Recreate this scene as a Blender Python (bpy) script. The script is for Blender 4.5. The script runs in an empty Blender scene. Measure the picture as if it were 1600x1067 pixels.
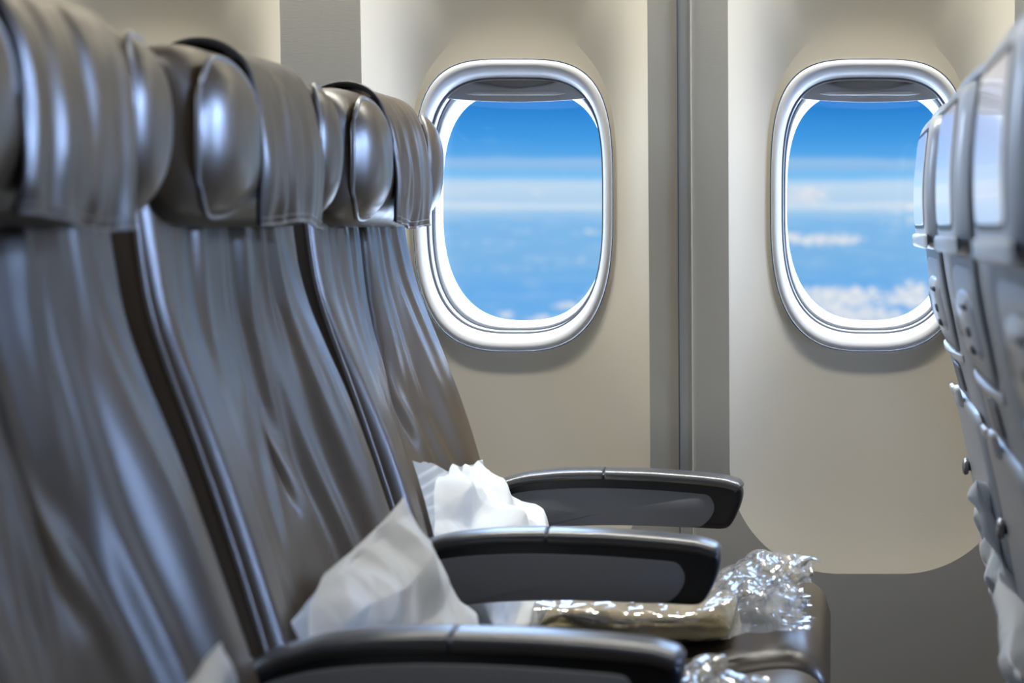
import bpy, bmesh, math, random
from mathutils import Vector, Matrix, noise
random.seed(7)
PI = math.pi
S = bpy.context.scene
COL = S.collection

# ------------------------------------------------------------------ camera
FPX, VX, HY = 2775.0, 1300.0, 355.0
cam_d = bpy.data.cameras.new('camera'); cam = bpy.data.objects.new('camera', cam_d); COL.objects.link(cam)
cam.location = (0, 0, 1.0); cam.rotation_euler = (PI/2, 0, 0)
cam_d.sensor_width = 36; cam_d.lens = FPX/1600*36
cam_d.shift_x = (800-VX)/1600; cam_d.shift_y = -(533.5-HY)/1600
cam_d.clip_start = 0.02; cam_d.clip_end = 500
cam_d.dof.use_dof = True; cam_d.dof.focus_distance = 2.55; cam_d.dof.aperture_fstop = 4.8
S.camera = cam
S.view_settings.view_transform = 'Standard'; S.view_settings.look = 'None'
S.view_settings.gamma = 1; S.view_settings.exposure = 0; S.view_settings.use_curve_mapping = False

def lin(r, g, b, k=1.0):
    f = lambda c: (c/12.92 if c <= .04045 else ((c+.055)/1.055)**2.4)
    return (f(r/255)*k, f(g/255)*k, f(b/255)*k, 1)

# ------------------------------------------------------------------ sky outside
W = bpy.data.worlds.new('sky'); S.world = W; W.use_nodes = True
nt = W.node_tree; nt.nodes.clear(); L = nt.links
def nd(t, **k):
    n = nt.nodes.new(t)
    for a, v in k.items(): setattr(n, a, v)
    return n
def mth(op, a, b=None, c=None, clamp=False):
    n = nd('ShaderNodeMath', operation=op); n.use_clamp = clamp
    for i, v in enumerate((a, b, c)):
        if v is None: continue
        if isinstance(v, (int, float)): n.inputs[i].default_value = v
        else: L.new(v, n.inputs[i])
    return n.outputs[0]
def mixc(f, a, b):
    n = nd('ShaderNodeMix', data_type='RGBA')
    for s, v in ((n.inputs[0], f), (n.inputs[6], a), (n.inputs[7], b)):
        if isinstance(v, (tuple, int, float)): s.default_value = v
        else: L.new(v, s)
    return n.outputs[2]
tc = nd('ShaderNodeTexCoord'); sx = nd('ShaderNodeSeparateXYZ'); L.new(tc.outputs['Generated'], sx.inputs[0])
X_, Y_, Z_ = sx.outputs
AZ = mth('ARCTAN2', X_, Y_)
HYP = mth('SQRT', mth('ADD', mth('MULTIPLY', X_, X_), mth('ADD', mth('MULTIPLY', Y_, Y_), 1e-5)))
EZ = mth('DIVIDE', Z_, HYP)
# streaky wobble of the bands
cv = nd('ShaderNodeCombineXYZ'); L.new(mth('MULTIPLY', AZ, 10), cv.inputs[0]); L.new(mth('MULTIPLY', EZ, 90), cv.inputs[1])
nz = nd('ShaderNodeTexNoise'); nz.inputs['Scale'].default_value = 1.6; nz.inputs['Detail'].default_value = 6; nz.inputs['Roughness'].default_value = .6
L.new(cv.outputs[0], nz.inputs['Vector'])
EW = mth('ADD', EZ, mth('MULTIPLY', mth('SUBTRACT', nz.outputs[0], .5), .006))
T = mth('DIVIDE', mth('ADD', EW, .08), .16, clamp=True)
cr = nd('ShaderNodeValToRGB'); L.new(T, cr.inputs[0])
def stop(y, c, k=1.0):
    t = ((HY-y)/FPX+.08)/.16
    return (t, lin(*c, k))
stops = [stop(574, (150,200,240)), stop(500, (112,178,238)), stop(455, (108,176,238)), stop(400, (124,184,234)), stop(350, (128,188,238)),
         stop(330, (165,206,240)), stop(322, (212,230,246)), stop(314, (178,212,242)), stop(290, (196,222,244)), stop(283, (172,212,246)), stop(276, (118,192,246)),
         stop(262, (140,192,238)), stop(252, (152,196,238)), stop(246, (92,172,238)), stop(215, (66,156,230)), stop(155, (34,124,208))]
els = cr.color_ramp.elements
while len(els) > 1: els.remove(els[-1])
els[0].position = max(0, stops[0][0]); els[0].color = stops[0][1]
for p, c in stops[1:]:
    e = els.new(min(1, p)); e.color = c
col = cr.outputs[0]
# cumulus
def cloudnoise(sa, se, sc, det=8):
    c = nd('ShaderNodeCombineXYZ'); L.new(mth('MULTIPLY', AZ, sa), c.inputs[0]); L.new(mth('MULTIPLY', EZ, se), c.inputs[1])
    n = nd('ShaderNodeTexNoise'); n.inputs['Scale'].default_value = sc; n.inputs['Detail'].default_value = det; n.inputs['Roughness'].default_value = .62
    L.new(c.outputs[0], n.inputs['Vector']); return n.outputs[0]
n1 = cloudnoise(190, 300, 1.0)
n2 = cloudnoise(40, 300, 1.0, 5)
mask = None
for (px, py, rx, ry, a) in [(1262,306,38,16,.9), (1290,374,62,10,.95), (1235,371,22,8,.9), (1312,466,95,20,.95), (1345,494,80,16,1.0), (1425,462,42,24,.9),
                            (1262,462,26,12,.8), (1300,486,60,12,.9), (1415,322,50,10,.55), (1440,345,60,6,.5),
                            (885,478,22,6,.85), (792,492,14,6,.8), (845,496,18,5,.8), (925,470,22,8,.75), (930,455,14,5,.5), (870,500,60,6,.6),
                            (720,300,40,4,.5), (850,302,30,4,.45), (930,362,30,5,.55), (820,360,40,4,.3), (800,420,60,4,.25), (880,405,50,5,.3), (760,380,60,3,.25)]:
    dx = mth('DIVIDE', mth('SUBTRACT', AZ, math.atan((px-VX)/FPX)), rx/FPX)
    dy = mth('DIVIDE', mth('SUBTRACT', EZ, (HY-py)/FPX*math.cos(math.atan((px-VX)/FPX))), ry/FPX)
    d = mth('SUBTRACT', 1.0, mth('SQRT', mth('ADD', mth('MULTIPLY', dx, dx), mth('MULTIPLY', dy, dy))))
    v = mth('MULTIPLY', mth('MAXIMUM', d, -1.5), a*.5)
    v = mth('MULTIPLY', mth('SUBTRACT', mth('ADD', mth('MAXIMUM', v, -.4), mth('MULTIPLY', n1, 1.25)), .61), 4.5*a, clamp=True)
    v = mth('MULTIPLY', v, mth('MULTIPLY', mth('ADD', mth('MULTIPLY', d, 1.0), .45), 3, clamp=True))
    mask = v if mask is None else mth('MAXIMUM', mask, v)
shade = mixc(mth('MULTIPLY', mth('SUBTRACT', n1, .35), 2.6, clamp=True), lin(196,212,232), lin(250,250,250))
col = mixc(mask, col, shade)
wisp = mth('MULTIPLY', mth('MULTIPLY', mth('SUBTRACT', n2, .5), 3, clamp=True), .45)
wisp = mth('MULTIPLY', wisp, mth('MULTIPLY', mth('SUBTRACT', .03, EZ), 40, clamp=True))
col = mixc(wisp, col, lin(205,225,245))
# unseen zenith and cloud deck, added overbright to light reveals and cabin
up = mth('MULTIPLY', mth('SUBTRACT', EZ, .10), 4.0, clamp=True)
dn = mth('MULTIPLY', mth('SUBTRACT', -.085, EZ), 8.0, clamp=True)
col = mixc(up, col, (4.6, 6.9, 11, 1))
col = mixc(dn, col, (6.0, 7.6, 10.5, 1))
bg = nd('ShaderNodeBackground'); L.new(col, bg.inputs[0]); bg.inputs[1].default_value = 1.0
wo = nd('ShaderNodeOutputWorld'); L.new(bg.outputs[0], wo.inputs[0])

# ------------------------------------------------------------------ cabin lamps and added fills
def area(name, loc, size, power, color, target=None, portal=False, spread=PI):
    d = bpy.data.lights.new(name, 'AREA'); d.shape = 'RECTANGLE'; d.size, d.size_y = size; d.energy = power; d.color = color
    d.spread = spread
    if portal: d.cycles.is_portal = True
    o = bpy.data.objects.new(name, d); COL.objects.link(o); o.location = loc
    if target is not None:
        o.rotation_euler = (Vector(target)-Vector(loc)).to_track_quat('-Z', 'Y').to_euler()
    return o
area('cove_light', (-0.2, 2.515, 1.84), (4.4, .035), 44, (1, .97, .89), (-0.2, 2.585, .9), spread=math.radians(110))
area('ceiling_light', (0, 1.15, 2.10), (4.0, .35), 8.5, (1, .96, .90), (0, 1.15, 0), spread=math.radians(90))
area('forward_fill', (2.45, 1.5, 1.50), (1.3, .9), 21, (.40, .58, 1), (-.5, 1.45, .95), spread=math.radians(52))  # added cool fill, no real fixture, for blue sheen on the leather fronts
area('aft_fill', (-2.45, 1.4, 1.60), (1.2, .7), 7, (.60, .76, 1), (.3, 1.5, .95), spread=math.radians(60))  # added fill from behind, no real fixture, brightens the grey seat backs

# ------------------------------------------------------------------ materials
def mat(name, color, rough=.5, metal=0, spec=.5, coat=0, bump=None, trans=0, sheen=0, var=None):
    m = bpy.data.materials.new(name); m.use_nodes = True
    t = m.node_tree; b = t.nodes['Principled BSDF']
    b.inputs['Base Color'].default_value = (*color, 1); b.inputs['Roughness'].default_value = rough
    b.inputs['Metallic'].default_value = metal; b.inputs['Specular IOR Level'].default_value = spec
    b.inputs['Coat Weight'].default_value = coat; b.inputs['Coat Roughness'].default_value = .25
    if sheen: b.inputs['Sheen Weight'].default_value = sheen
    if bump or var:
        tcn = t.nodes.new('ShaderNodeTexCoord'); mp = t.nodes.new('ShaderNodeMapping'); t.links.new(tcn.outputs['Object'], mp.inputs[0])
    if bump:
        sc, st, dist = bump[:3]
        if len(bump) > 3: mp.inputs['Scale'].default_value = bump[3]
        n = t.nodes.new('ShaderNodeTexNoise'); n.inputs['Scale'].default_value = sc; n.inputs['Detail'].default_value = 3
        bp = t.nodes.new('ShaderNodeBump'); bp.inputs['Strength'].default_value = st; bp.inputs['Distance'].default_value = dist
        t.links.new(mp.outputs[0], n.inputs['Vector']); t.links.new(n.outputs[0], bp.inputs['Height']); t.links.new(bp.outputs[0], b.inputs['Normal'])
    if var:
        n = t.nodes.new('ShaderNodeTexNoise'); n.inputs['Scale'].default_value = var[0]
        mx = t.nodes.new('ShaderNodeMix'); mx.data_type = 'RGBA'; mx.inputs[6].default_value = (*color, 1); mx.inputs[7].default_value = (*var[1], 1)
        t.links.new(tcn.outputs['Object'], n.inputs['Vector']); t.links.new(n.outputs[0], mx.inputs[0]); t.links.new(mx.outputs[2], b.inputs['Base Color'])
    return m
M_wall = mat('wall_panel', (.67, .61, .48), .55, bump=(260, .12, .0006, (.25, .25, 3)))
M_ring = mat('window_plastic', (.80, .81, .82), .32, coat=.3)
M_reveal = mat('window_reveal', (.93, .95, .97), .5)
M_line = mat('window_seal', (.10, .11, .13), .6)
M_shade = mat('shade_plastic', (.62, .64, .67), .45)
M_trim = mat('seam_trim', (.60, .58, .50), .35, metal=.2)
M_leather = mat('taupe_leather', (.058, .039, .021), .36, spec=.95, coat=.15, bump=(420, .18, .0006), var=(9, (.068, .048, .028)))
M_piping = mat('leather_piping', (.16, .15, .14), .30, spec=.8, coat=.3)
M_strap = mat('dark_strap', (.018, .014, .012), .55)
M_dark = mat('dark_plastic', (.008, .010, .014), .36, spec=.4)
M_cap = mat('armrest_pad', (.045, .05, .06), .30, spec=.9, coat=.3)
M_inset = mat('armrest_inset', (.17, .185, .22), .55, bump=(700, .1, .0004))
M_shell = mat('seat_shell', (.36, .39, .44), .40, metal=.15, coat=.2)
M_shelld = mat('seat_shell_recess', (.12, .13, .15), .4)
M_bezel = mat('monitor_bezel', (.62, .65, .70), .3, coat=.3)
M_screen = mat('screen_glass', (.02, .02, .025), .06, spec=1.0, coat=1.0)
b_ = M_screen.node_tree.nodes['Principled BSDF']; b_.inputs['Emission Color'].default_value = (.80, .84, 1, 1); b_.inputs['Emission Strength'].default_value = .62   # faint glow added to imitate the pale reflection on the glass
M_metal = mat('frame_metal', (.35, .36, .38), .35, metal=.9)
M_floor = mat('carpet', (.06, .06, .08), .95, bump=(300, .5, .003))
M_ceil = mat('ceiling_panel', (.30, .27, .22), .6)
M_mesh = mat('pocket_fabric', (.30, .24, .23), .8, bump=(60, .5, .002, (1, 12, .2)))
M_khaki = mat('khaki_blanket', (.27, .205, .085), .95, sheen=.4, bump=(180, .6, .002))
def paper_mat(name='nonwoven_white'):
    m = bpy.data.materials.new(name); m.use_nodes = True; t = m.node_tree; b = t.nodes['Principled BSDF']
    b.inputs['Base Color'].default_value = (.70, .735, .77, 1); b.inputs['Roughness'].default_value = .6
    tr = t.nodes.new('ShaderNodeBsdfTranslucent'); tr.inputs[0].default_value = (.8, .83, .86, 1)
    mx = t.nodes.new('ShaderNodeMixShader'); mx.inputs[0].default_value = .25
    t.links.new(b.outputs[0], mx.inputs[1]); t.links.new(tr.outputs[0], mx.inputs[2]); t.links.new(mx.outputs[0], t.nodes['Material Output'].inputs[0])
    tcn = t.nodes.new('ShaderNodeTexCoord'); n = t.nodes.new('ShaderNodeTexNoise'); n.inputs['Scale'].default_value = 26; n.inputs['Detail'].default_value = 2
    bp = t.nodes.new('ShaderNodeBump'); bp.inputs['Strength'].default_value = .35; bp.inputs['Distance'].default_value = .006
    t.links.new(tcn.outputs['Object'], n.inputs['Vector']); t.links.new(n.outputs[0], bp.inputs['Height']); t.links.new(bp.outputs[0], b.inputs['Normal'])
    return m
M_paper = paper_mat()
def clear_mat(name, tint, gloss, rough, haze=0.0):
    m = bpy.data.materials.new(name); m.use_nodes = True; t = m.node_tree
    t.nodes.remove(t.nodes['Principled BSDF']); out = t.nodes['Material Output']
    tr = t.nodes.new('ShaderNodeBsdfTransparent'); tr.inputs[0].default_value = tint
    gl = t.nodes.new('ShaderNodeBsdfGlossy'); gl.inputs['Roughness'].default_value = rough; gl.inputs[0].default_value = (.95, .97, 1, 1)
    fr = t.nodes.new('ShaderNodeFresnel'); fr.inputs[0].default_value = 1.5
    ml = t.nodes.new('ShaderNodeMath'); ml.operation = 'MULTIPLY_ADD'; ml.inputs[1].default_value = gloss; ml.inputs[2].default_value = gloss*.04; ml.use_clamp = True
    mx = t.nodes.new('ShaderNodeMixShader'); t.links.new(fr.outputs[0], ml.inputs[0]); t.links.new(ml.outputs[0], mx.inputs[0])
    t.links.new(tr.outputs[0], mx.inputs[1]); t.links.new(gl.outputs[0], mx.inputs[2])
    last = mx
    if haze:
        df = t.nodes.new('ShaderNodeBsdfDiffuse'); df.inputs[0].default_value = (.8, .83, .88, 1)
        m2 = t.nodes.new('ShaderNodeMixShader'); m2.inputs[0].default_value = haze
        t.links.new(mx.outputs[0], m2.inputs[1]); t.links.new(df.outputs[0], m2.inputs[2]); last = m2
    t.links.new(last.outputs[0], out.inputs[0]); return m
M_glass = clear_mat('window_glass', (.99, .99, .99, 1), .25, .01)
M_poly = clear_mat('clear_film', (.95, .96, .97, 1), 1.5, .10, .09)

# ------------------------------------------------------------------ mesh helpers
def link(name, me, m, parent=None, smooth=True):
    if smooth:
        for p in me.polygons: p.use_smooth = True
    me.materials.append(m)
    o = bpy.data.objects.new(name, me); COL.objects.link(o)
    if parent: o.parent = parent
    return o
def from_data(name, vs, fs, m, parent=None, smooth=True, weld=False):
    me = bpy.data.meshes.new(name); me.from_pydata([tuple(v) for v in vs], [], fs)
    bm = bmesh.new(); bm.from_mesh(me)
    if weld: bmesh.ops.remove_doubles(bm, verts=bm.verts, dist=1e-5)
    bmesh.ops.recalc_face_normals(bm, faces=bm.faces); bm.to_mesh(me); bm.free(); me.update()
    return link(name, me, m, parent, smooth)
def grid(name, nu, nv, f, m, parent=None, thick=0):
    vs = [f(i/nu, j/nv) for j in range(nv+1) for i in range(nu+1)]
    fs = [(j*(nu+1)+i, j*(nu+1)+i+1, (j+1)*(nu+1)+i+1, (j+1)*(nu+1)+i) for j in range(nv) for i in range(nu)]
    o = from_data(name, vs, fs, m, parent)
    if thick:
        s = o.modifiers.new('thickness', 'SOLIDIFY'); s.thickness = thick; s.offset = 0
    return o
def loft(name, loops, m, parent=None, cap0=True, cap1=True, smooth=True):
    n = len(loops[0]); vs = [p for l in loops for p in l]; fs = []
    for j in range(len(loops)-1):
        for i in range(n):
            k = (i+1) % n; fs.append((j*n+i, j*n+k, (j+1)*n+k, (j+1)*n+i))
    for flag, l, base in ((cap0, loops[0], 0), (cap1, loops[-1], (len(loops)-1)*n)):
        if flag:
            c = sum((Vector(p) for p in l), Vector())/n; vs.append(tuple(c)); ci = len(vs)-1
            for i in range(n): fs.append((base+i, base+(i+1) % n, ci))
    return from_data(name, vs, fs, m, parent, smooth)
def tube(name, pts, r, m, parent=None, closed=False, seg=8):
    pts = [Vector(p) for p in pts]; loops = []; N = len(pts)
    for i, p in enumerate(pts):
        a = pts[(i-1) % N] if (closed or i > 0) else p; b = pts[(i+1) % N] if (closed or i < N-1) else p
        t = (b-a).normalized(); ref = Vector((0.13, .3, 1)) if abs(t.z) < .9 else Vector((1, .2, 0))
        u = t.cross(ref).normalized(); v = t.cross(u)
        rr = r(i/(N-1)) if callable(r) else r
        loops.append([tuple(p+u*rr*math.cos(2*PI*k/seg)+v*rr*math.sin(2*PI*k/seg)) for k in range(seg)])
    if closed: loops.append(loops[0])
    return loft(name, loops, m, parent, not closed, not closed)
def rbox(name, lo, hi, bev, m, parent=None, seg=3, fn=None, cuts=0):
    bm = bmesh.new(); bmesh.ops.create_cube(bm, size=1)
    lo, hi = Vector(lo), Vector(hi)
    for v in bm.verts: v.co = Vector((lo[i]+(hi[i]-lo[i])*(v.co[i]+.5) for i in range(3)))
    if bev: bmesh.ops.bevel(bm, geom=bm.edges[:], offset=bev, segments=seg, profile=.5, affect='EDGES')
    if cuts: bmesh.ops.subdivide_edges(bm, edges=bm.edges[:], cuts=cuts, use_grid_fill=True)
    if fn:
        for v in bm.verts: v.co = fn(v.co)
    me = bpy.data.meshes.new(name); bm.to_mesh(me); bm.free()
    o = link(name, me, m, parent)
    md = o.modifiers.new('wn', 'WEIGHTED_NORMAL'); md.keep_sharp = False
    return o
def lerp_tab(tab, t):
    if t <= tab[0][0]: return tab[0][1]
    for (a, x), (b, y) in zip(tab, tab[1:]):
        if t <= b:
            s = (t-a)/(b-a); return x+(y-x)*s
    return tab[-1][1]
def smooth_tab(tab, t, w=.025):
    return sum(lerp_tab(tab, t+w*k) for k in (-1, -.5, 0, .5, 1))/5
def sstep(a, b, x):
    t = max(0, min(1, (x-a)/(b-a))); return t*t*(3-2*t)
def thing(name, label, cat, loc=(0, 0, 0), group=None):
    o = bpy.data.objects.new(name, None); COL.objects.link(o); o.location = loc; o.empty_display_size = .05
    o['label'] = label; o['category'] = cat
    if group: o['group'] = group
    return o
def tag(o, label, cat, group=None):
    o['label'] = label; o['category'] = cat
    if group: o['group'] = group
    return o
def struct(o): o['kind'] = 'structure'; return o
def N3(x, y, z): return noise.noise(Vector((x, y, z)))

# ------------------------------------------------------------------ window wall
WY = 2.65
def flat(z): return 2.632-.065*(z-.45)   # the side lining leans inward towards the top
PITCH = .533; WZ = 1.0325
WX = [-.476+PITCH*k for k in range(-4, 6)]
NSEG = 192
def sup(a, b, th, nt_=3.6, nb=2.9):
    c, s = math.cos(th), math.sin(th); n = nt_ if s > 0 else nb
    blend = sstep(-.35, .35, s); n = nb+(nt_-nb)*blend
    r = (abs(c)**n+abs(s)**n)**(-1/n)
    return a*r*c, b*r*s
def rrect_ray(th, hw, z0, z1, rad, cz):
    """point of a rounded rectangle outline along a ray from (0,cz)"""
    c, s = math.cos(th), math.sin(th)
    def inside(t):
        x, z = abs(c*t), cz+s*t
        zc = (z0+z1)/2; hh = (z1-z0)/2
        dx, dz = x-(hw-rad), abs(z-zc)-(hh-rad)
        return math.hypot(max(dx, 0), max(dz, 0))+min(max(dx, dz), 0)-rad
    lo, hi = 0, 3
    for _ in range(40):
        mid = (lo+hi)/2
        if inside(mid) < 0: lo = mid
        else: hi = mid
    return c*lo, s*lo
def thetas():
    # angles spaced evenly along the opening, not by ray, so long sides stay dense
    out = []
    for k in range(NSEG):
        p = 2*PI*k/NSEG
        out.append(math.atan2(1.45*math.sin(p), math.cos(p)))
    return out
TH = thetas()
DISH = dict(hw=.208, z0=.487, z1=1.72, rad=.160)
def wall_cells():
    vs, fs = [], []
    for wx in WX:
        base = len(vs); rows = []
        S1 = 36
        for j in range(S1+1):
            row = []
            for th in TH:
                xi, zi = sup(.1495, .2190, th, 3.6, 2.9)
                # boundary along the same direction as the opening point
                ang = math.atan2(zi, xi); xo, zo = rrect_ray(ang, DISH['hw'], DISH['z0'], DISH['z1'], DISH['rad'], WZ)
                t = 1-(1-j/S1)**1.7
                x, z = xi+(xo-xi)*t, zi+(zo-zi)*t
                dist = math.hypot(xo-x, zo-z)
                s = min(1, dist/max(.05, math.hypot(xo-xi, zo-zi)*.92))
                y = flat(WZ+zo)+(WY-flat(WZ+zo))*(1-(1-s)**1.25)
                # lower field of the panel leans gently out to catch the light
                row.append((wx+x, y, WZ+z))
            rows.append(row)
        for j in (1, 2):
            row = []
            for k, th in enumerate(TH):
                xi, zi = sup(.1495, .2190, th, 3.6, 2.9); ang = math.atan2(zi, xi)
                xo, zo = rrect_ray(ang, DISH['hw'], DISH['z0'], DISH['z1'], DISH['rad'], WZ)
                xc, zc = rrect_ray(ang, PITCH/2, 0.0, 1.78, .0005, WZ)
                t = j/2
                row.append((wx+xo+(xc-xo)*t, flat(WZ+zo+(zc-zo)*t), WZ+zo+(zc-zo)*t))
            rows.append(row)
        for row in rows: vs += row
        n = NSEG
        for j in range(len(rows)-1):
            for i in range(n):
                k = (i+1) % n; fs.append((base+j*n+i, base+j*n+k, base+(j+1)*n+k, base+(j+1)*n+i))
    me = bpy.data.meshes.new('wall_right'); me.from_pydata(vs, [], fs); me.update()
    for p in me.polygons: p.use_smooth = True
    # keep the crease where the dished panel meets the flat band
    o = link('wall_right', me, M_wall, None, True)
    bm = bmesh.new(); bm.from_mesh(me); bmesh.ops.recalc_face_normals(bm, faces=bm.faces)
    for e in bm.edges:
        if len(e.link_faces) == 2 and e.calc_face_angle(0) > .14: e.smooth = False
    bm.to_mesh(me); bm.free()
    return o
wall = struct(wall_cells())
def sloop(wx, a, b, y, nt_=3.6, nb=2.9, n=128):
    out = []
    for k in range(n):
        p = 2*PI*k/n; th = math.atan2(1.45*math.sin(p), math.cos(p))
        x, z = sup(a, b, th, nt_, nb); out.append((wx+x, WY+y, WZ+z))
    return out
def make_window(i, wx):
    R = lambda prof, nm, m, par: loft(nm, [sloop(wx, *p) for p in prof], m, par, False, False)
    ring = R([(.1497, .2192, .001), (.1480, .2175, .003)], 'window_%d' % i, M_line, None)
    struct(ring)
    R([(.1481, .2176, .003), (.1478, .2173, -.001), (.1465, .2158, -.0036), (.1440, .2125, -.0052), (.1410, .2080, -.0050), (.1375, .2025, -.0025), (.1350, .1975, .003), (.1335, .1940, .010), (.1328, .1925, .017)], 'window_frame', M_ring, ring)
    R([(.1328, .1925, .017), (.1306, .1903, .0175), (.1306, .1903, .022)], 'seal', M_line, ring)
    R([(.1306, .1903, .022), (.1304, .190, .020), (.1303, .1895, .030), (.1300, .189, .040)], 'inner_frame', M_ring, ring)
    R([(.1300, .1890, .040), (.1282, .1865, .0405), (.1282, .1865, .048)], 'seal', M_line, ring)
    R([(.1282, .1865, .048), (.1282, .1865, .046), (.1279, .183, .065, 3.3, 2.7), (.1277, .1785, .090, 3.2, 2.65), (.1272, .177, .104, 3.05, 2.52), (.134, .184, .106, 3.05, 2.52), (.20, .26, .106)], 'reveal', M_reveal, ring)
    g = loft('pane', [sloop(wx, .1300, .180, .105)], M_glass, ring, True, False) if False else None
    vs = sloop(wx, .133, .182, .1045); c = len(vs); vs.append((wx, WY+.1045, WZ))
    from_data('pane', vs, [(k, (k+1) % c, c) for k in range(c)], M_glass, ring)
    # pulled-up shade: curved panel inside the tunnel with a pull lip
    def half(z):  # half width available in tunnel
        v = abs(z-WZ)/.1905
        return .1308*max(0, 1-v**3.6)**(1/3.6) if v < 1 else 0
    nu, nv = 60, 30; vv = []
    for j in range(nv+1):
        for k in range(nu+1):
            u = -1+2*k/nu
            zb = 1.190-.0055*(1-u*u)*1.0+.004
            z = zb+(1.2225-zb)*j/nv
            x = u*half(z)*.992
            zth = 1.2062+.016*(x/.080)**2
            y = .026+.004*abs(u)**3+.012*sstep(zth-.001, zth+.004, z)
            vv.append((wx+x, WY+y, z))
    fs = [(j*(nu+1)+k, j*(nu+1)+k+1, (j+1)*(nu+1)+k+1, (j+1)*(nu+1)+k) for j in range(nv) for k in range(nu)]
    sh = from_data('window_shade', vv, fs, M_shade, ring)
    sd = sh.modifiers.new('t', 'SOLIDIFY'); sd.thickness = .003
    pts = [(wx+x*.075, WY+.0245-.003*(1-x**6), 1.2010) for x in [-1+2*k/20 for k in range(21)]]
    tube('shade_handle', pts, lambda t: .0030*min(1, 8*min(t, 1-t)+.15), M_ring, sh)
    return ring
for i, wx in enumerate(WX): make_window(i+1, wx)
for i, wx in enumerate(WX):
    area('window_portal', (wx, WY+.12, WZ), (.26, .36), 1, (1, 1, 1), (wx, 0, WZ), portal=True)
# panel seams: only every second joint carries the trim strip
for n, xs in enumerate([-.215-2*PITCH, -.215, -.215+2*PITCH]):
    lean = lambda p: Vector((p.x, p.y+flat(p.z), p.z))
    t = rbox('trim_%d' % (n+1), (xs-.0090, -.0022, 0.02), (xs+.0090, .002, 1.75), .001, M_trim, fn=lean)
    struct(t)
    for s in (-1, 1):
        rbox('seam_edge', (xs+s*.0095-.0008, -.0034, .02), (xs+s*.0095+.0008, .001, 1.75), .0004, M_line if s < 0 else M_trim, t, fn=lean)
# upper lining curving in, ceiling, floor, other walls
def lining(u, v):
    a = v*PI/2*.98
    return (-2.9+5.8*u, flat(1.78)-.42+.42*math.cos(a), 1.76+.36*math.sin(a))
struct(grid('wall_upper', 2, 16, lining, M_ceil))
struct(rbox('ceiling', (-2.9, -1.6, 2.115), (2.9, 2.24, 2.16), 0, M_ceil))
struct(rbox('floor', (-2.9, -1.6, -.05), (2.9, 2.75, 0), 0, M_floor))
struct(rbox('wall_left', (-2.9, -1.65, 0), (2.9, -1.6, 2.12), 0, M_ceil))
struct(rbox('wall_back', (-2.95, -1.6, 0), (-2.6, 2.9, 2.14), 0, M_ceil))
struct(rbox('wall_front', (2.6, -1.6, 0), (2.95, 2.9, 2.14), 0, M_ceil))

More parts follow.
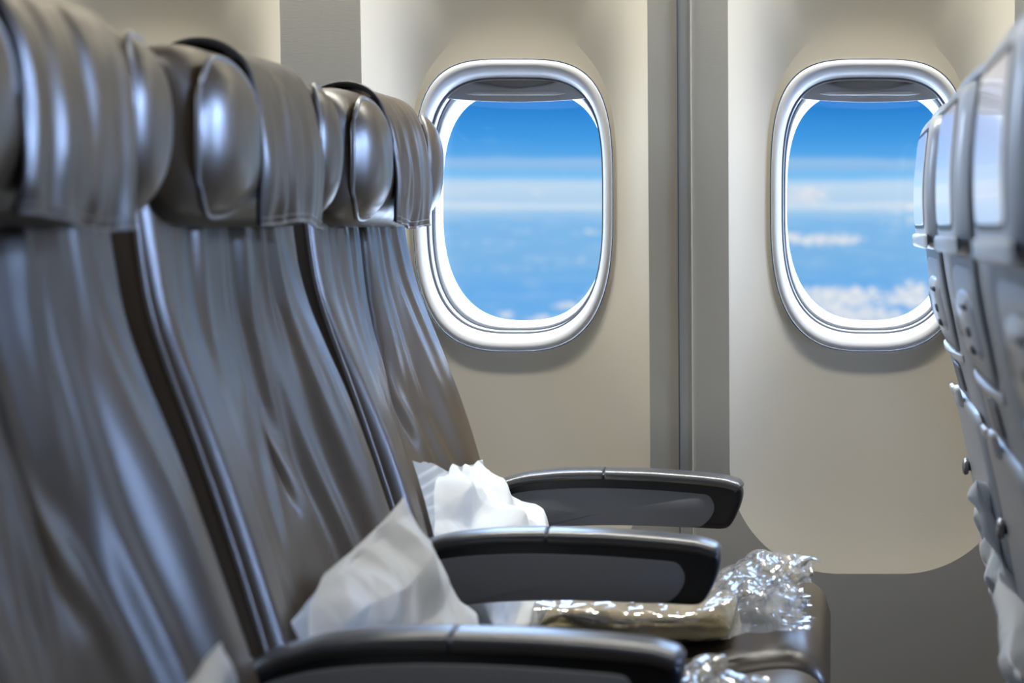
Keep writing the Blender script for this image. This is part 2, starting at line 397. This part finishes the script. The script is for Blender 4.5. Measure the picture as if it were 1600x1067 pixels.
# ------------------------------------------------------------------ passenger seats (left row)
ZF = [(.40, -.440), (.50, -.447), (.60, -.468), (.68, -.492), (.75, -.515), (.82, -.540), (.88, -.563), (.93, -.580), (1.0, -.590), (1.05, -.594), (1.12, -.600), (1.165, -.612)]
def Xf(z): return smooth_tab(ZF, z)
HW = .222
def make_seat(sy, label, seed, armlabel=None, dx=0):
    root = thing('passenger_seat', label, 'seat', (-.35+dx, sy, 0), 'passenger seats of the row facing right')
    O = Vector((-.35, sy, 0))
    def loc(p): return (p[0]-O.x, p[1]-O.y, p[2]-O.z)
    rs = random.Random(seed)
    ph = [rs.uniform(0, 6.28) for _ in range(12)]
    def front(y, z):
        """forward bulge of the pleated cover at lateral y (local), height z"""
        e = abs(y)/HW
        d = 0
        # bolsters at the sides, hollow middle
        bol = sstep(1.0, .72, z)
        d += bol*.030*sstep(.25, .80, e)-.024*bol
        # gathers fanning out below the headrest
        spread = 1+ (1.0-z)*1.2
        g = sstep(.62, .98, z)
        f = y/spread
        d += g*.0019*(math.sin(f*150+ph[0]+3*N3(y*8, z*3, seed))+.6*math.sin(f*95+ph[1]+z*6)+.5*math.sin(f*240+ph[2]))*(1-e**4)
        # long soft folds
        l = sstep(.42, .75, z)
        d += l*.0026*math.sin(f*40+ph[3]+2.2*N3(y*4, z*2.2, seed+5))
        d += .004*N3(y*9+seed, z*6, 1.3)
        # centre seam gathered inward
        cs = math.exp(-((y+.0)/.006)**2)*.008+math.exp(-((y)/.028)**2)*.008
        d -= 1.5*cs*sstep(.70, .80, z)
        # crumples where the seam ends
        for (cy, cz, ang, ln, am) in ((.0, .785, -1.2, .07, .005), (.03, .75, -1.3, .09, .0045), (-.05, .74, 1.3, .08, .003), (.10, .69, -1.4, .12, .004), (-.10, .80, 1.4, .10, .003), (-.12, .64, 1.3, .10, .003)):
            ca, sa = math.cos(ang), math.sin(ang); a = (y-cy)*ca+(z-cz)*sa; b = -(y-cy)*sa+(z-cz)*ca
            d += am*math.exp(-(a/ln)**2)*(math.exp(-(b/.014)**2)-.7*math.exp(-((b-.026)/.018)**2))
        return d
    NZ, NF = 150, 110
    loops = []
    zt = 1.168
    for j in range(NZ+1):
        v = j/NZ; z = .40+(zt-.40)*(1-(1-v)**1.0)
        # rounding at top
        k = sstep(0, 1, max(0, (z-(zt-.045))/.045)); top = math.sqrt(max(.0, 1-min(1, max(0, (z-(zt-.045))/.045))**2))
        th = lerp_tab([(.4, .10), (.8, .105), (1.0, .095), (1.2, .085)], z)
        xf = Xf(z); xb = xf-th; xm = (xf+xb)/2
        hw = HW*(.93+.07*top) if z > zt-.045 else HW
        lp = []
        for i in range(NF+1):
            y = -hw+2*hw*i/NF; e = abs(y)/hw
            rnd = .022*(1-math.sqrt(max(0, 1-max(0, (e-.90)/.10)**2)))
            x = xf+front(y, z)*(1-max(0, (e-.93)/.07))-rnd
            lp.append((x, y))
        NS = 8
        x0 = lp[-1][0]
        for i in range(1, NS): lp.append((x0+(xb+.015-x0)*i/NS, hw+.004*math.sin(PI*i/NS)))
        for i in range(13):
            y = hw-2*hw*i/12; lp.append((xb+.015*(abs(y)/hw)**4, y))
        x0 = lp[0][0]
        for i in range(1, NS): lp.append((xb+.015+(x0-xb-.015)*i/NS, -hw-.004*math.sin(PI*i/NS)))
        loops.append([loc((xm+(x-xm)*max(.12, top), y+sy, z)) for x, y in lp])
    loft('backrest', loops, M_leather, root)
    # piping down both edges of the cover
    for s in (-1, 1):
        tube('piping', [loc((Xf(z)-.0105, sy+s*(HW-.004), z)) for z in [.44+.61*k/40 for k in range(41)]], .0028, M_piping, root)
        tube('side_seam', [loc((Xf(z)-.035, sy+s*(HW+.0025), z)) for z in [.44+.68*k/40 for k in range(41)]], .0016, M_piping, root)
    # ---- headrest
    def hsec(t, grow=0):
        """closed section of the headrest bolster at t in -1..1"""
        hwid = .212
        y = t*hwid
        r = (max(0, 1-abs(t)**7))**(1/3.0)
        r = max(r, .02)
        cx, cz = -.592, 1.083
        out = []
        for k in range(56):
            a = 2*PI*k/56; c, s = math.cos(a), math.sin(a)
            n = 2.6; q = (abs(c)**n+abs(s)**n)**(-1/n)
            hx = .048 if c > 0 else .040; hz = .083
            x = hx*q*c*r; z = hz*q*s*(.55+.45*r)
            if c > 0: x += .008*math.cos((z+.03)*18)*c*r
            wr = .0015*N3(y*40, a*2, seed)*r
            out.append((cx+x+wr-.004*s, y+sy, cz+z+.010*c*-1*0))
        return out
    NT = 56
    hd = loft('headrest', [[loc(p) for p in hsec(-math.cos(PI*k/NT))] for k in range(NT+1)], M_leather, root)
    def hfront(y, z):
        t = y/.212; r = (max(0, 1-abs(t)**7))**(1/3)
        zz = (z-1.083)/.083/(.55+.45*r+1e-6); zz = max(-.995, min(.995, zz))
        return -.592+.053*r*(1-abs(zz)**2.6)**(1/2.6)
    for s in (-1, 1):
        yc = -.142 if s < 0 else .160; hw_, hh = (.064 if s < 0 else .044), .072; zc = 1.081
        def pad(u, v):
            rr = v; a = 2*PI*u; q = (abs(math.cos(a))**2.4+abs(math.sin(a))**2.4)**(-1/2.4)
            y = yc+hw_*rr*math.cos(a)*q; z = zc+hh*rr*math.sin(a)*q
            bul = .011*max(0, 1-rr**2.6)**.7+.003*N3(y*30, z*18, seed+s)*(1-rr)
            base = hfront(min(abs(y), .200)*(1 if y > 0 else -1), z)
            wing = .006*sstep(.05, .19, abs(y))
            return loc((base+bul+wing-.002, sy+y, z))
        pd = grid('wing_pad', 48, 14, pad, M_leather, hd)
        tube('piping', [pad(k/56, 1.0) for k in range(56)], .0030, M_piping, pd, closed=True)
    # leather flap over the top
    y0, y1 = -.076, .110
    path = [(-.650, 1.085), (-.652, 1.13), (-.640, 1.162), (-.612, 1.1735), (-.580, 1.1705), (-.556, 1.156), (-.542, 1.13), (-.534, 1.095), (-.5305, 1.06), (-.531, 1.03), (-.533, 1.006)]
    def pth(t):
        f = t*(len(path)-1); i = min(len(path)-2, int(f)); s = f-i
        p0 = Vector(path[max(0, i-1)]+(0,)); p1 = Vector(path[i]+(0,)); p2 = Vector(path[i+1]+(0,)); p3 = Vector(path[min(len(path)-1, i+2)]+(0,))
        return .5*((2*p1)+(-p0+p2)*s+(2*p0-5*p1+4*p2-p3)*s*s+(-p0+3*p1-3*p2+p3)*s**3)
    def flap(u, v):
        p = pth(v); y = y0+(y1-y0)*u
        w = sstep(.40, .65, v)
        amp = w*(.0013+.0006*v)
        d = amp*(math.sin(u*22+ph[5]+2*N3(u*3, v*3, seed))+.6*math.sin(u*41+ph[6]+v*3)+1.2*N3(u*9, v*6, seed+2))
        d += .003*sstep(.9, 1, v)*math.sin(u*9+ph[7])
        edge = .006*w*(1-sstep(0, .05, u))+.004*w*sstep(.95, 1, u)
        y += .003*math.sin(v*9+ph[8])*w
        return loc((p.x+d-edge, sy+y, p.y+.004*math.sin(u*5+ph[9])*sstep(.8, 1, v)-.010*(u)*sstep(.85, 1, v)*.6))
    fl = grid('headrest_flap', 60, 70, flap, M_leather, root, .0028)
    hem = lambda v: [(Vector(flap(k/40, v))+Vector((.0016, 0, 0))) for k in range(41)]
    tube('hem_stitching', hem(.965), .0009, M_piping, fl, seg=5)
    tube('hem_edge', hem(1.0), .0016, M_piping, fl, seg=6)
    tube('side_edge', [Vector(flap(1.0, .42+.58*k/30)) for k in range(31)], .0015, M_piping, fl, seg=6)
    st = []
    for k in range(41):
        v = .22+.78*k/40; p = Vector(flap(0.0, v)); lift = .0025*math.exp(-((v-.36)/.10)**2)
        st.append(p+Vector((.002+lift*.3, -.002, lift)))
    tube('strap', st, lambda t: .0034*min(1, .25+4*t) if t < .6 else .0022, M_strap, root, seg=8)
    # ---- cushion
    def cz_top(x):  # world x
        return lerp_tab([(-.50, .500), (-.35, .498), (-.18, .500), (-.08, .520), (-.03, .528), (.01, .52)], x)
    lp = []
    NX = 60
    for k in range(NX+1):
        t = -1+2*k/NX; x = -.228+.226*t*1.0
        r = (1-abs(t)**9)**(1/2.2) if t > 0 else (1-abs(t)**12)**(1/3)
        r = max(r, .05); row = []
        zt_ = smooth_tab([(-.50, .500), (-.35, .498), (-.18, .500), (-.08, .522), (-.03, .530), (.01, .53)], x, .03); zb = .40; zm = (zt_+zb)/2-.0; hz = (zt_-zb)/2
        for i in range(48):
            a = 2*PI*i/48; c, s = math.cos(a), math.sin(a); n = 4.6; q = (abs(c)**n+abs(s)**n)**(-1/n)
            yy = .226*c*q*(.9+.1*r); zz = hz*s*q*r
            row.append(loc((x+.0*s, sy+yy, zm+zz+.002*N3(x*14, yy*14, seed+9)+(.006*(1-(yy/.226)**2) if s > 0 else 0))))
        lp.append(row)
    cu = loft('seat_cushion', lp, M_leather, root)
    # frame and legs
    rbox('seat_frame', loc((-.46, sy-.20, .34)), loc((-.03, sy+.20, .41)), .01, M_metal, root)
    for xx in (-.40, -.10):
        rbox('leg', loc((xx-.02, sy-.02, 0.0)), loc((xx+.02, sy+.02, .35)), .006, M_metal, root)
    # ---- armrest on the window side
    ay = sy+.25
    top = [(-.520, .590), (-.500, .618), (-.470, .640), (-.430, .6515), (-.38, .6565), (-.325, .6577), (-.25, .6555), (-.185, .6505), (-.15, .6465), (-.132, .641), (-.1255, .632), (-.1250, .622), (-.131, .603), (-.1395, .586), (-.146, .5795), (-.155, .578), (-.166, .5785)]
    bot = [(-.20, .5805), (-.25, .5835), (-.32, .5845), (-.38, .5825), (-.43, .577), (-.48, .563), (-.52, .545)]
    outl = top+bot
    def smo(pts, it=2):
        for _ in range(it):
            q = []
            for i in range(len(pts)):
                a, b = Vector(pts[i]), Vector(pts[(i+1) % len(pts)]); q += [tuple(a*.75+b*.25), tuple(a*.25+b*.75)]
            pts = q
        return pts
    outl = smo(outl, 2); cxo = sum(p[0] for p in outl)/len(outl); czo = .61
    def off(pts, d):
        out = []; n = len(pts)
        for i in range(n):
            a, b = Vector(pts[i-1]), Vector(pts[(i+1) % n]); t = (b-a).normalized(); nrm = Vector((t.y, -t.x))
            out.append((pts[i][0]+nrm.x*d, pts[i][1]+nrm.y*d))
        return out
    hwA = .0225
    prof = [(-hwA, .010), (-hwA, .0045), (-hwA+.0025, .0015), (-hwA+.007, 0), (0, -.0008), (hwA-.007, 0), (hwA-.0025, .0015), (hwA, .0045), (hwA, .010)]
    arm = loft('armrest', [[loc((x, ay+yy, z)) for x, z in off(outl, d)] for yy, d in prof], M_dark, root)
    # padded top cap
    tc_pts = smo([(-.50, .621)]+top[2:10]+[(-.1265, .635)], 0)
    capl = []
    P = []
    for i in range(241):
        f = i/240*(len(tc_pts)-1); k = min(len(tc_pts)-2, int(f)); s = f-k
        P.append((tc_pts[k][0]*(1-s)+tc_pts[k+1][0]*s, tc_pts[k][1]*(1-s)+tc_pts[k+1][1]*s))
    for _ in range(45):
        P = [P[0]]+[tuple((Vector(P[i-1])+2*Vector(P[i])+Vector(P[i+1]))/4) for i in range(1, 240)]+[P[-1]]
    split = [i for i, p in enumerate(P) if p[0] < -.318][-1]
    for nm, i0, i1 in (('top_cap', 0, split), ('top_pad', split+1, 240)):
        lps = []
        for i in range(i0, i1+1):
            a, b = Vector(P[max(0, i-1)]), Vector(P[min(240, i+1)]); t = (b-a).normalized(); nn = Vector((-t.y, t.x)); p = Vector(P[i])
            row = []
            ed_ = min(1, min(i, 240-i)/14); endr = .72+.28*math.sqrt(1-(1-ed_)**2)
            for (yy, h) in [(-.0235, -.010), (-.0242, -.004), (-.0225, .0008), (-.018, .0032), (-.009, .0044), (0, .0047), (.009, .0044), (.018, .0032), (.0225, .0008), (.0242, -.004), (.0235, -.010)]:
                q = p+nn*h*endr; row.append(loc((q.x, ay+yy*endr, q.y)))
            lps.append(row)
        loft(nm, lps, M_cap, arm)
    # inset grey side panels, curved end
    ins_top = [(-.50, .606), (-.47, .622), (-.43, .632), (-.38, .636), (-.325, .637), (-.25, .634), (-.185, .6285), (-.172, .6270)]
    ins_end = [(-.165, .617), (-.1635, .607), (-.168, .596), (-.176, .587), (-.186, .5805)]
    ins_bot = [(-.25, .5838), (-.32, .5850), (-.38, .5828), (-.43, .5773), (-.47, .567), (-.50, .558)]
    ins = smo(ins_top+ins_end+ins_bot, 2)
    for s in (-1, 1):
        loft('side_panel', [[loc((x, ay+s*(hwA-.002), z)) for x, z in ins], [loc((x, ay+s*(hwA+.0006), z)) for x, z in ins], [loc((x, ay+s*(hwA+.0012), z)) for x, z in off(ins, .0012)]], M_inset, arm, True, True)
    # pivot housing between the backrests
    lpz = []
    for yy, r in ((-.020, .030), (-.016, .036), (.016, .036), (.020, .030)):
        lpz.append([loc((-.505+r*math.cos(2*PI*k/28), ay+yy, .590+1.25*r*math.sin(2*PI*k/28))) for k in range(28)])
    loft('armrest_hinge', lpz, M_shelld, root)
    return root
make_seat(1.25, 'nearest blurred taupe leather seat at the left edge of the row, cut by the frame', 3)
make_seat(1.75, 'middle taupe leather seat of the left row, with the large white pillow on it', 11)
make_seat(2.25, 'taupe leather seat farthest away, next to the window wall, headrest over window edge', 23)

# ------------------------------------------------------------------ seat backs of the row in front (right)
ZR = [(.38, .240), (.50, .222), (.60, .205), (.68, .190), (.74, .178), (.81, .158), (.86, .145), (.92, .131), (.975, .122), (1.05, .119), (1.13, .127), (1.165, .140), (1.18, .15)]
def Xr(z): return smooth_tab(ZR, z)+.006
def make_front_seat(sy, label, seed):
    root = thing('passenger_seat', label, 'seat', (.35, sy, 0), 'seats of the row ahead seen from behind')
    O = Vector((.35, sy, 0))
    def loc(p): return (p[0]-O.x, p[1]-O.y, p[2]-O.z)
    HWR = .222; ztop = 1.166
    loops = []
    for j in range(91):
        z = .40+(ztop-.40)*j/90
        tt = min(1, max(0, (z-(ztop-.06))/.06)); top = math.sqrt(max(0, 1-tt**2.4)); top = max(top, .06)
        hw = HWR*(.90+.10*top)
        xr = Xr(z)+.022*(1-top); th = .045
        lp = []
        for k in range(64):
            a = 2*PI*k/64; c, s = math.cos(a), math.sin(a)
            n = 5.0 if c < 0 else 3; q = (abs(c)**n+abs(s)**n)**(-1/n)
            x = .026*c*q*top; y = hw*s*q
            lp.append(loc((xr+.026+x, sy+y, z)))
        loops.append(lp)
    shell = loft('back_shell', loops, M_shell, root)
    def patch(name, y0, y1, z0, z1, h0, h1, m, parent, edge=.006, sq=6.0, nu=24, nv=24, dish=0):
        yc, zc, hy, hz = (y0+y1)/2, (z0+z1)/2, (y1-y0)/2, (z1-z0)/2
        def f(u, v):
            U, V = 2*u-1, 2*v-1
            U = math.copysign(1-(1-abs(U))**1.6, U); V = math.copysign(1-(1-abs(V))**1.6, V)
            mx = max(abs(U), abs(V)); 
            if mx > 0:
                n = (abs(U/mx)**sq+abs(V/mx)**sq)**(1/sq); pu, pv = U/n, V/n
            else: pu = pv = 0
            dist = (1-mx)*min(hy, hz)
            e = min(1, dist/edge); e = math.sqrt(max(0, 1-(1-e)**2))
            o = h0+(h1-h0)*e-dish*max(0, 1-mx*mx)
            z = zc+hz*pv
            return loc((Xr(z)-o, sy+yc+hy*pu, z))
        return grid(name, nu, nv, f, m, parent)
    # recess field for monitor and handset
    patch('recess_panel', -.150, .150, .845, 1.148, .0005, .003, M_shelld, root, .004)
    mo = patch('monitor', -.142, .142, .972, 1.138, .003, .016, M_bezel, root, .010)
    patch('monitor_border', -.122, .122, .996, 1.122, .0155, .0168, M_dark, mo, .002, 10)
    patch('screen', -.112, .112, 1.002, 1.116, .0165, .0176, M_screen, mo, .002, 12)
    patch('bezel_lip', -.140, .140, .974, .992, .015, .024, M_bezel, mo, .008, 10)
    patch('top_trim', -.150, .150, 1.139, 1.150, .000, .009, M_bezel, root, .005, 8)
    patch('handset_surround', -.135, .135, .855, .962, .002, .006, M_shell, root, .010)
    hs = patch('handset', -.105, .035, .872, .940, .004, .0125, M_bezel, root, .012, 5, dish=-.003)
    for k, (yy, zz, ry, rz) in enumerate([(-.085, .925, .010, .0035), (-.060, .925, .010, .0035), (-.035, .905, .022, .014), (.008, .905, .014, .014), (-.085, .902, .008, .006), (-.085, .885, .008, .005)]):
        patch('button', yy-ry, yy+ry, zz-rz, zz+rz, .0115, .0155, M_shelld if k != 2 else M_metal, hs, .003, 4, 8, 8)
    patch('ledge', -.150, .150, .838, .850, .000, .009, M_bezel, root, .006, 8)
    patch('tray_slot', -.05, .05, .795, .830, .0005, .004, M_shelld, root, .003)
    tr = patch('tray_table', -.200, .200, .585, .785, .000, .009, M_shell, root, .012, 10)
    la = patch('tray_latch', -.022, .022, .772, .800, .007, .015, M_bezel, root, .006, 5, 10, 10)
    patch('latch_catch', .10, .16, .776, .790, .007, .013, M_bezel, root, .004, 6, 8, 8)
    # coat hook knob on the window-side edge
    lp = []
    for r, h in ((.006, .007), (.006, .011), (.011, .012), (.012, .016), (.009, .019), (.003, .020)):
        lp.append([loc((Xr(.675)-h, sy+.165+r*math.cos(2*PI*k/20), .675+r*math.sin(2*PI*k/20))) for k in range(20)])
    loft('tray_knob', lp, M_metal, root)
    # literature pocket
    def pocket(u, v):
        y = -.19+.38*u; z = .42+.155*v
        b = max(0, math.sin(PI*u))**.5*(.006+.012*v); b = max(0, b)
        return loc((Xr(z)-.002-b, sy+y, z))
    pk = grid('seat_pocket', 60, 16, pocket, M_mesh, root, .003)
    tube('pocket_rim', [pocket(k/40, 1) for k in range(41)], .004, M_mesh, pk, seg=8)
    # leather headrest and backrest on the far side
    rbox('headrest', loc((Xr(1.08)+.030, sy-.205, 1.01)), loc((Xr(1.08)+.115, sy+.205, 1.175)), .032, M_leather, root, 5)
    lp = []
    for j in range(41):
        z = .45+.56*j/40; x0 = Xr(z)+.035
        lp.append([loc((x0+.035+.045*math.copysign(abs(math.cos(a))**.5, math.cos(a)), sy+.218*math.copysign(abs(math.sin(a))**.4, math.sin(a)), z)) for a in [2*PI*k/40 for k in range(40)]])
    loft('backrest', lp, M_leather, root)
    rbox('seat_cushion', loc((.27, sy-.22, .40)), loc((.74, sy+.22, .51)), .035, M_leather, root, 4)
    rbox('seat_frame', loc((.24, sy-.20, .34)), loc((.70, sy+.20, .40)), .01, M_metal, root)
    for xx in (.30, .62): rbox('leg', loc((xx-.02, sy-.02, 0)), loc((xx+.02, sy+.02, .35)), .006, M_metal, root)
    return root
make_front_seat(1.25, 'nearest grey seat back at the right edge of the photo, mostly cut off', 1)
make_front_seat(1.75, 'middle grey seat back with screen and handset, between two others at right', 2)
make_front_seat(2.25, 'farthest grey seat back, its edge overlapping the right window', 3)

# ------------------------------------------------------------------ crumpled things
def folds(seed, n, f0, f1):
    r = random.Random(seed); out = []
    for _ in range(n):
        v = Vector((r.gauss(0, 1), r.gauss(0, 1), r.gauss(0, 1))).normalized(); out.append((v, r.uniform(f0, f1), r.uniform(0, 1), r.uniform(.5, 1)))
    return out
def crumple(p, F):
    q = Vector(p)+Vector((N3(p[0]*9, p[1]*9, p[2]*9), N3(p[0]*9+7, p[1]*9, p[2]*9), N3(p[0]*9, p[1]*9+5, p[2]*9)))*.018
    s = 0
    for v, f, o, a in F:
        t = (q.dot(v)*f+o) % 1; s += a*(abs(t-.5)*4-1)/f
    return s
def pillow(name, label, center, ua, va, hw, hh, th, seed, group, corners=None):
    ua = Vector(ua).normalized(); va = Vector(va); va = (va-ua*va.dot(ua)).normalized(); na = ua.cross(va).normalized()
    if na.x < 0: na = -na
    C = Vector(center); F = folds(seed, 7, 9, 28); n = 130; vs = []; idx = {}
    def prof(u, v, s):
        e = (max(0, 1-abs(u)**2.6)**.62)*(max(0, 1-abs(v)**2.6)**.62)
        # edges drawn in between corners
        pu = u*(1-.10*(1-v*v)*abs(u)); pv = v*(1-.12*(1-u*u)*abs(v))
        p = ua*(pu*hw)+va*(pv*hh)
        k = min(1, e*2.5)
        cr = crumple(p+na*s*.03, F)
        # radial tucks running in from the rim
        ang = math.atan2(v, u); rad = max(abs(u), abs(v))
        tuck = .002*math.sin(ang*13+seed)*sstep(.45, .95, rad)*sstep(1.0, .93, rad)
        h = s*(th*e+k*(cr*.09+tuck)+.004*k*N3(p.x*22, p.y*22, p.z*22+s))
        seam = .006*N3(u*4+seed, v*4, 2)*(1-k)
        return C+p+na*(h+seam)
    for s in (1, -1):
        for j in range(n+1):
            for i in range(n+1):
                vs.append(prof(-1+2*i/n, -1+2*j/n, s))
    fs = []; m = (n+1)**2
    for s in (0, 1):
        for j in range(n):
            for i in range(n):
                a = s*m+j*(n+1)+i; fs.append((a, a+1, a+n+2, a+n+1))
    zmin = .509
    vs = [Vector((v.x, v.y, max(v.z, zmin+.001*random.random()))) for v in vs]
    vs = [Vector((max(v.x, Xf(max(.41, v.z))+.012), v.y, v.z)) for v in vs]
    o = from_data(name, [tuple(v-C) for v in vs], fs, M_paper, None, True, weld=True)
    o.location = C
    return tag(o, label, 'pillow', group)
G = 'white pillows leaning on the seats'
pillow('pillow', 'large white crumpled pillow leaning on the middle seat, between the two nearer armrests', (-.430, 1.700, .590), (.068, .24, .058), (-.080, .03, .19), .150, .112, .050, 5, G)
pillow('pillow', 'white pillow on the window seat, behind the middle armrest, pointed corner up left', (-.428, 2.235, .592), (.055, .28, -.036), (-.150, 0, .165), .180, .152, .050, 12, G)
pillow('pillow', 'white pillow of which only a corner shows at the bottom edge beside nearest seat', (-.434, 1.205, .548), (.050, .24, .050), (-.075, .03, .19), .145, .125, .055, 8, G)

def blanket(center, size, seed, label, rot=0):
    C = Vector(center); sx_, sy_, sz_ = size; lp = []
    for k in range(61):
        t = -1+2*k/60; r = max(.12, (1-abs(t)**8)**(1/3)); row = []
        for i in range(72):
            a = 2*PI*i/72; c, s = math.cos(a), math.sin(a); n = 3.6; q = (abs(c)**n+abs(s)**n)**(-1/n)
            lay = .0016*math.sin((sz_*s*q)*r*520) if c < 0 else 0
            y = sy_*c*q*(.93+.07*r)-lay; z = sz_*s*q*r+.003*N3(t*4, c*2, seed)*(1 if s > 0 else 0)
            row.append((sx_*t+.002*N3(t*3, s*3, seed), y, z))
        lp.append(row)
    o = loft('blanket', lp, M_khaki); o.location = C; o.rotation_euler = (0, 0, rot)
    return tag(o, label, 'blanket', 'khaki blankets in clear bags')
def bag(center, size, seed, label, tail, rot=0, name='plastic_bag'):
    """clear crinkled film around a blanket; tail = extra length and height of the loose open end"""
    C = Vector(center); sx_, sy_, sz_ = size; F = folds(seed, 9, 16, 44); F2 = folds(seed+3, 6, 11, 26)
    NX, NA = 190, 150; lp = []
    for k in range(NX+1):
        t = k/NX; row = []
        x = -sx_+(2*sx_+tail[0])*t
        lo = sstep(2*sx_/(2*sx_+tail[0])-.12, 1, t)       # loose part
        fl = sstep(0, .05, t)
        for i in range(NA):
            a = 2*PI*i/NA; c, s = math.cos(a), math.sin(a); n = 3.0; q = (abs(c)**n+abs(s)**n)**(-1/n)
            hy = (sy_*(1+.12*math.sin(t*7+seed))+tail[2]*lo)*(.55+.45*fl); hz = (sz_*(.3+.7*fl)+tail[1]*math.sin(PI*min(1, lo*.86))*.75)
            y = hy*c*q; z = hz*s*q + (hz-sz_)
            amp = .035+.09*lo
            p = Vector((x, y, z)); d = crumple(p, F)*amp + (crumple(p*1.3, F2)*.10*lo)
            nn = Vector((0, c, s))
            jag = Vector(((.02*N3(i*.13, seed, 0)+.012*N3(i*.6, seed, 3))*sstep(.9, 1, t), 0, 0))
            p = p+nn*d*.8+jag
            p.x += crumple(p+Vector((.3, .1, .2)), F)*.12*lo
            wx_ = C.x+p.x; p.z = max(p.z, lerp_tab([(-.50, .508), (-.18, .508), (-.11, .524), (-.06, .538), (-.03, .540), (.0, .535)], wx_)-C.z)
            row.append(tuple(p))
        lp.append(row)
    o = loft(name, lp, M_poly, None, True, False, smooth=False); o.location = C; o.rotation_euler = (0, 0, rot)
    return tag(o, label, 'bag', 'clear plastic bags around blankets')
blanket((-.232, 2.165, .529), (.112, .090, .021), 2, 'folded khaki blanket inside the clear bag on the window seat')
bag((-.245, 2.175, .5345), (.122, .108, .0255), 4, 'crinkled clear plastic bag around the khaki blanket on window seat, open end forward', (.090, .020, .045))
blanket((-.255, 1.655, .529), (.100, .085, .021), 6, 'khaki blanket on the middle seat, mostly hidden behind the nearest armrest')
bag((-.255, 1.665, .5345), (.110, .100, .0255), 9, 'clear plastic bag on the middle seat, its end showing past the nearest armrest', (.070, .010, .00))

# white bags sticking out of the pockets of the front row
def pocket_bag(center, ua, va, hw, hh, th, seed, label):
    C = Vector(center); ua = Vector(ua).normalized(); va = Vector(va); va = (va-ua*va.dot(ua)).normalized(); na = ua.cross(va).normalized()
    F = folds(seed, 6, 9, 26); n = 60; vs = []
    for s_ in (1, -1):
        for j in range(n+1):
            for i in range(n+1):
                u, v = -1+2*i/n, -1+2*j/n
                e = (max(0, 1-abs(u)**3)**.6)*(max(0, 1-abs(v)**3)**.6); k = min(1, 2.5*e)
                p = ua*(u*hw*(1-.12*(1-v*v)))+va*(v*hh*(1-.15*(1-u*u)))
                vs.append(tuple(p+na*(s_*(th*e+k*crumple(p, F)*.08)+.008*N3(u*1.6+seed, v*1.6, 0)+.006*math.sin(u*5+seed)*v)))
    m = (n+1)**2
    fs = [(s_*m+j*(n+1)+i, s_*m+j*(n+1)+i+1, s_*m+(j+1)*(n+1)+i+1, s_*m+(j+1)*(n+1)+i) for s_ in (0, 1) for j in range(n) for i in range(n)]
    o = from_data('white_bag', vs, fs, M_paper, weld=True); o.location = C
    return tag(o, label, 'bag', 'white bags in the seat pockets')
pocket_bag((.204, 2.17, .606), (.08, .97, -.22), (-.25, 0, .97), .125, .085, .014, 3, 'white bag poking out of the pocket of the farthest grey seat back, upper of two')
pocket_bag((.194, 1.78, .548), (.02, .97, .22), (-.25, 0, .97), .125, .065, .014, 7, 'white bag poking out of the pocket of the middle grey seat back, lower of two')
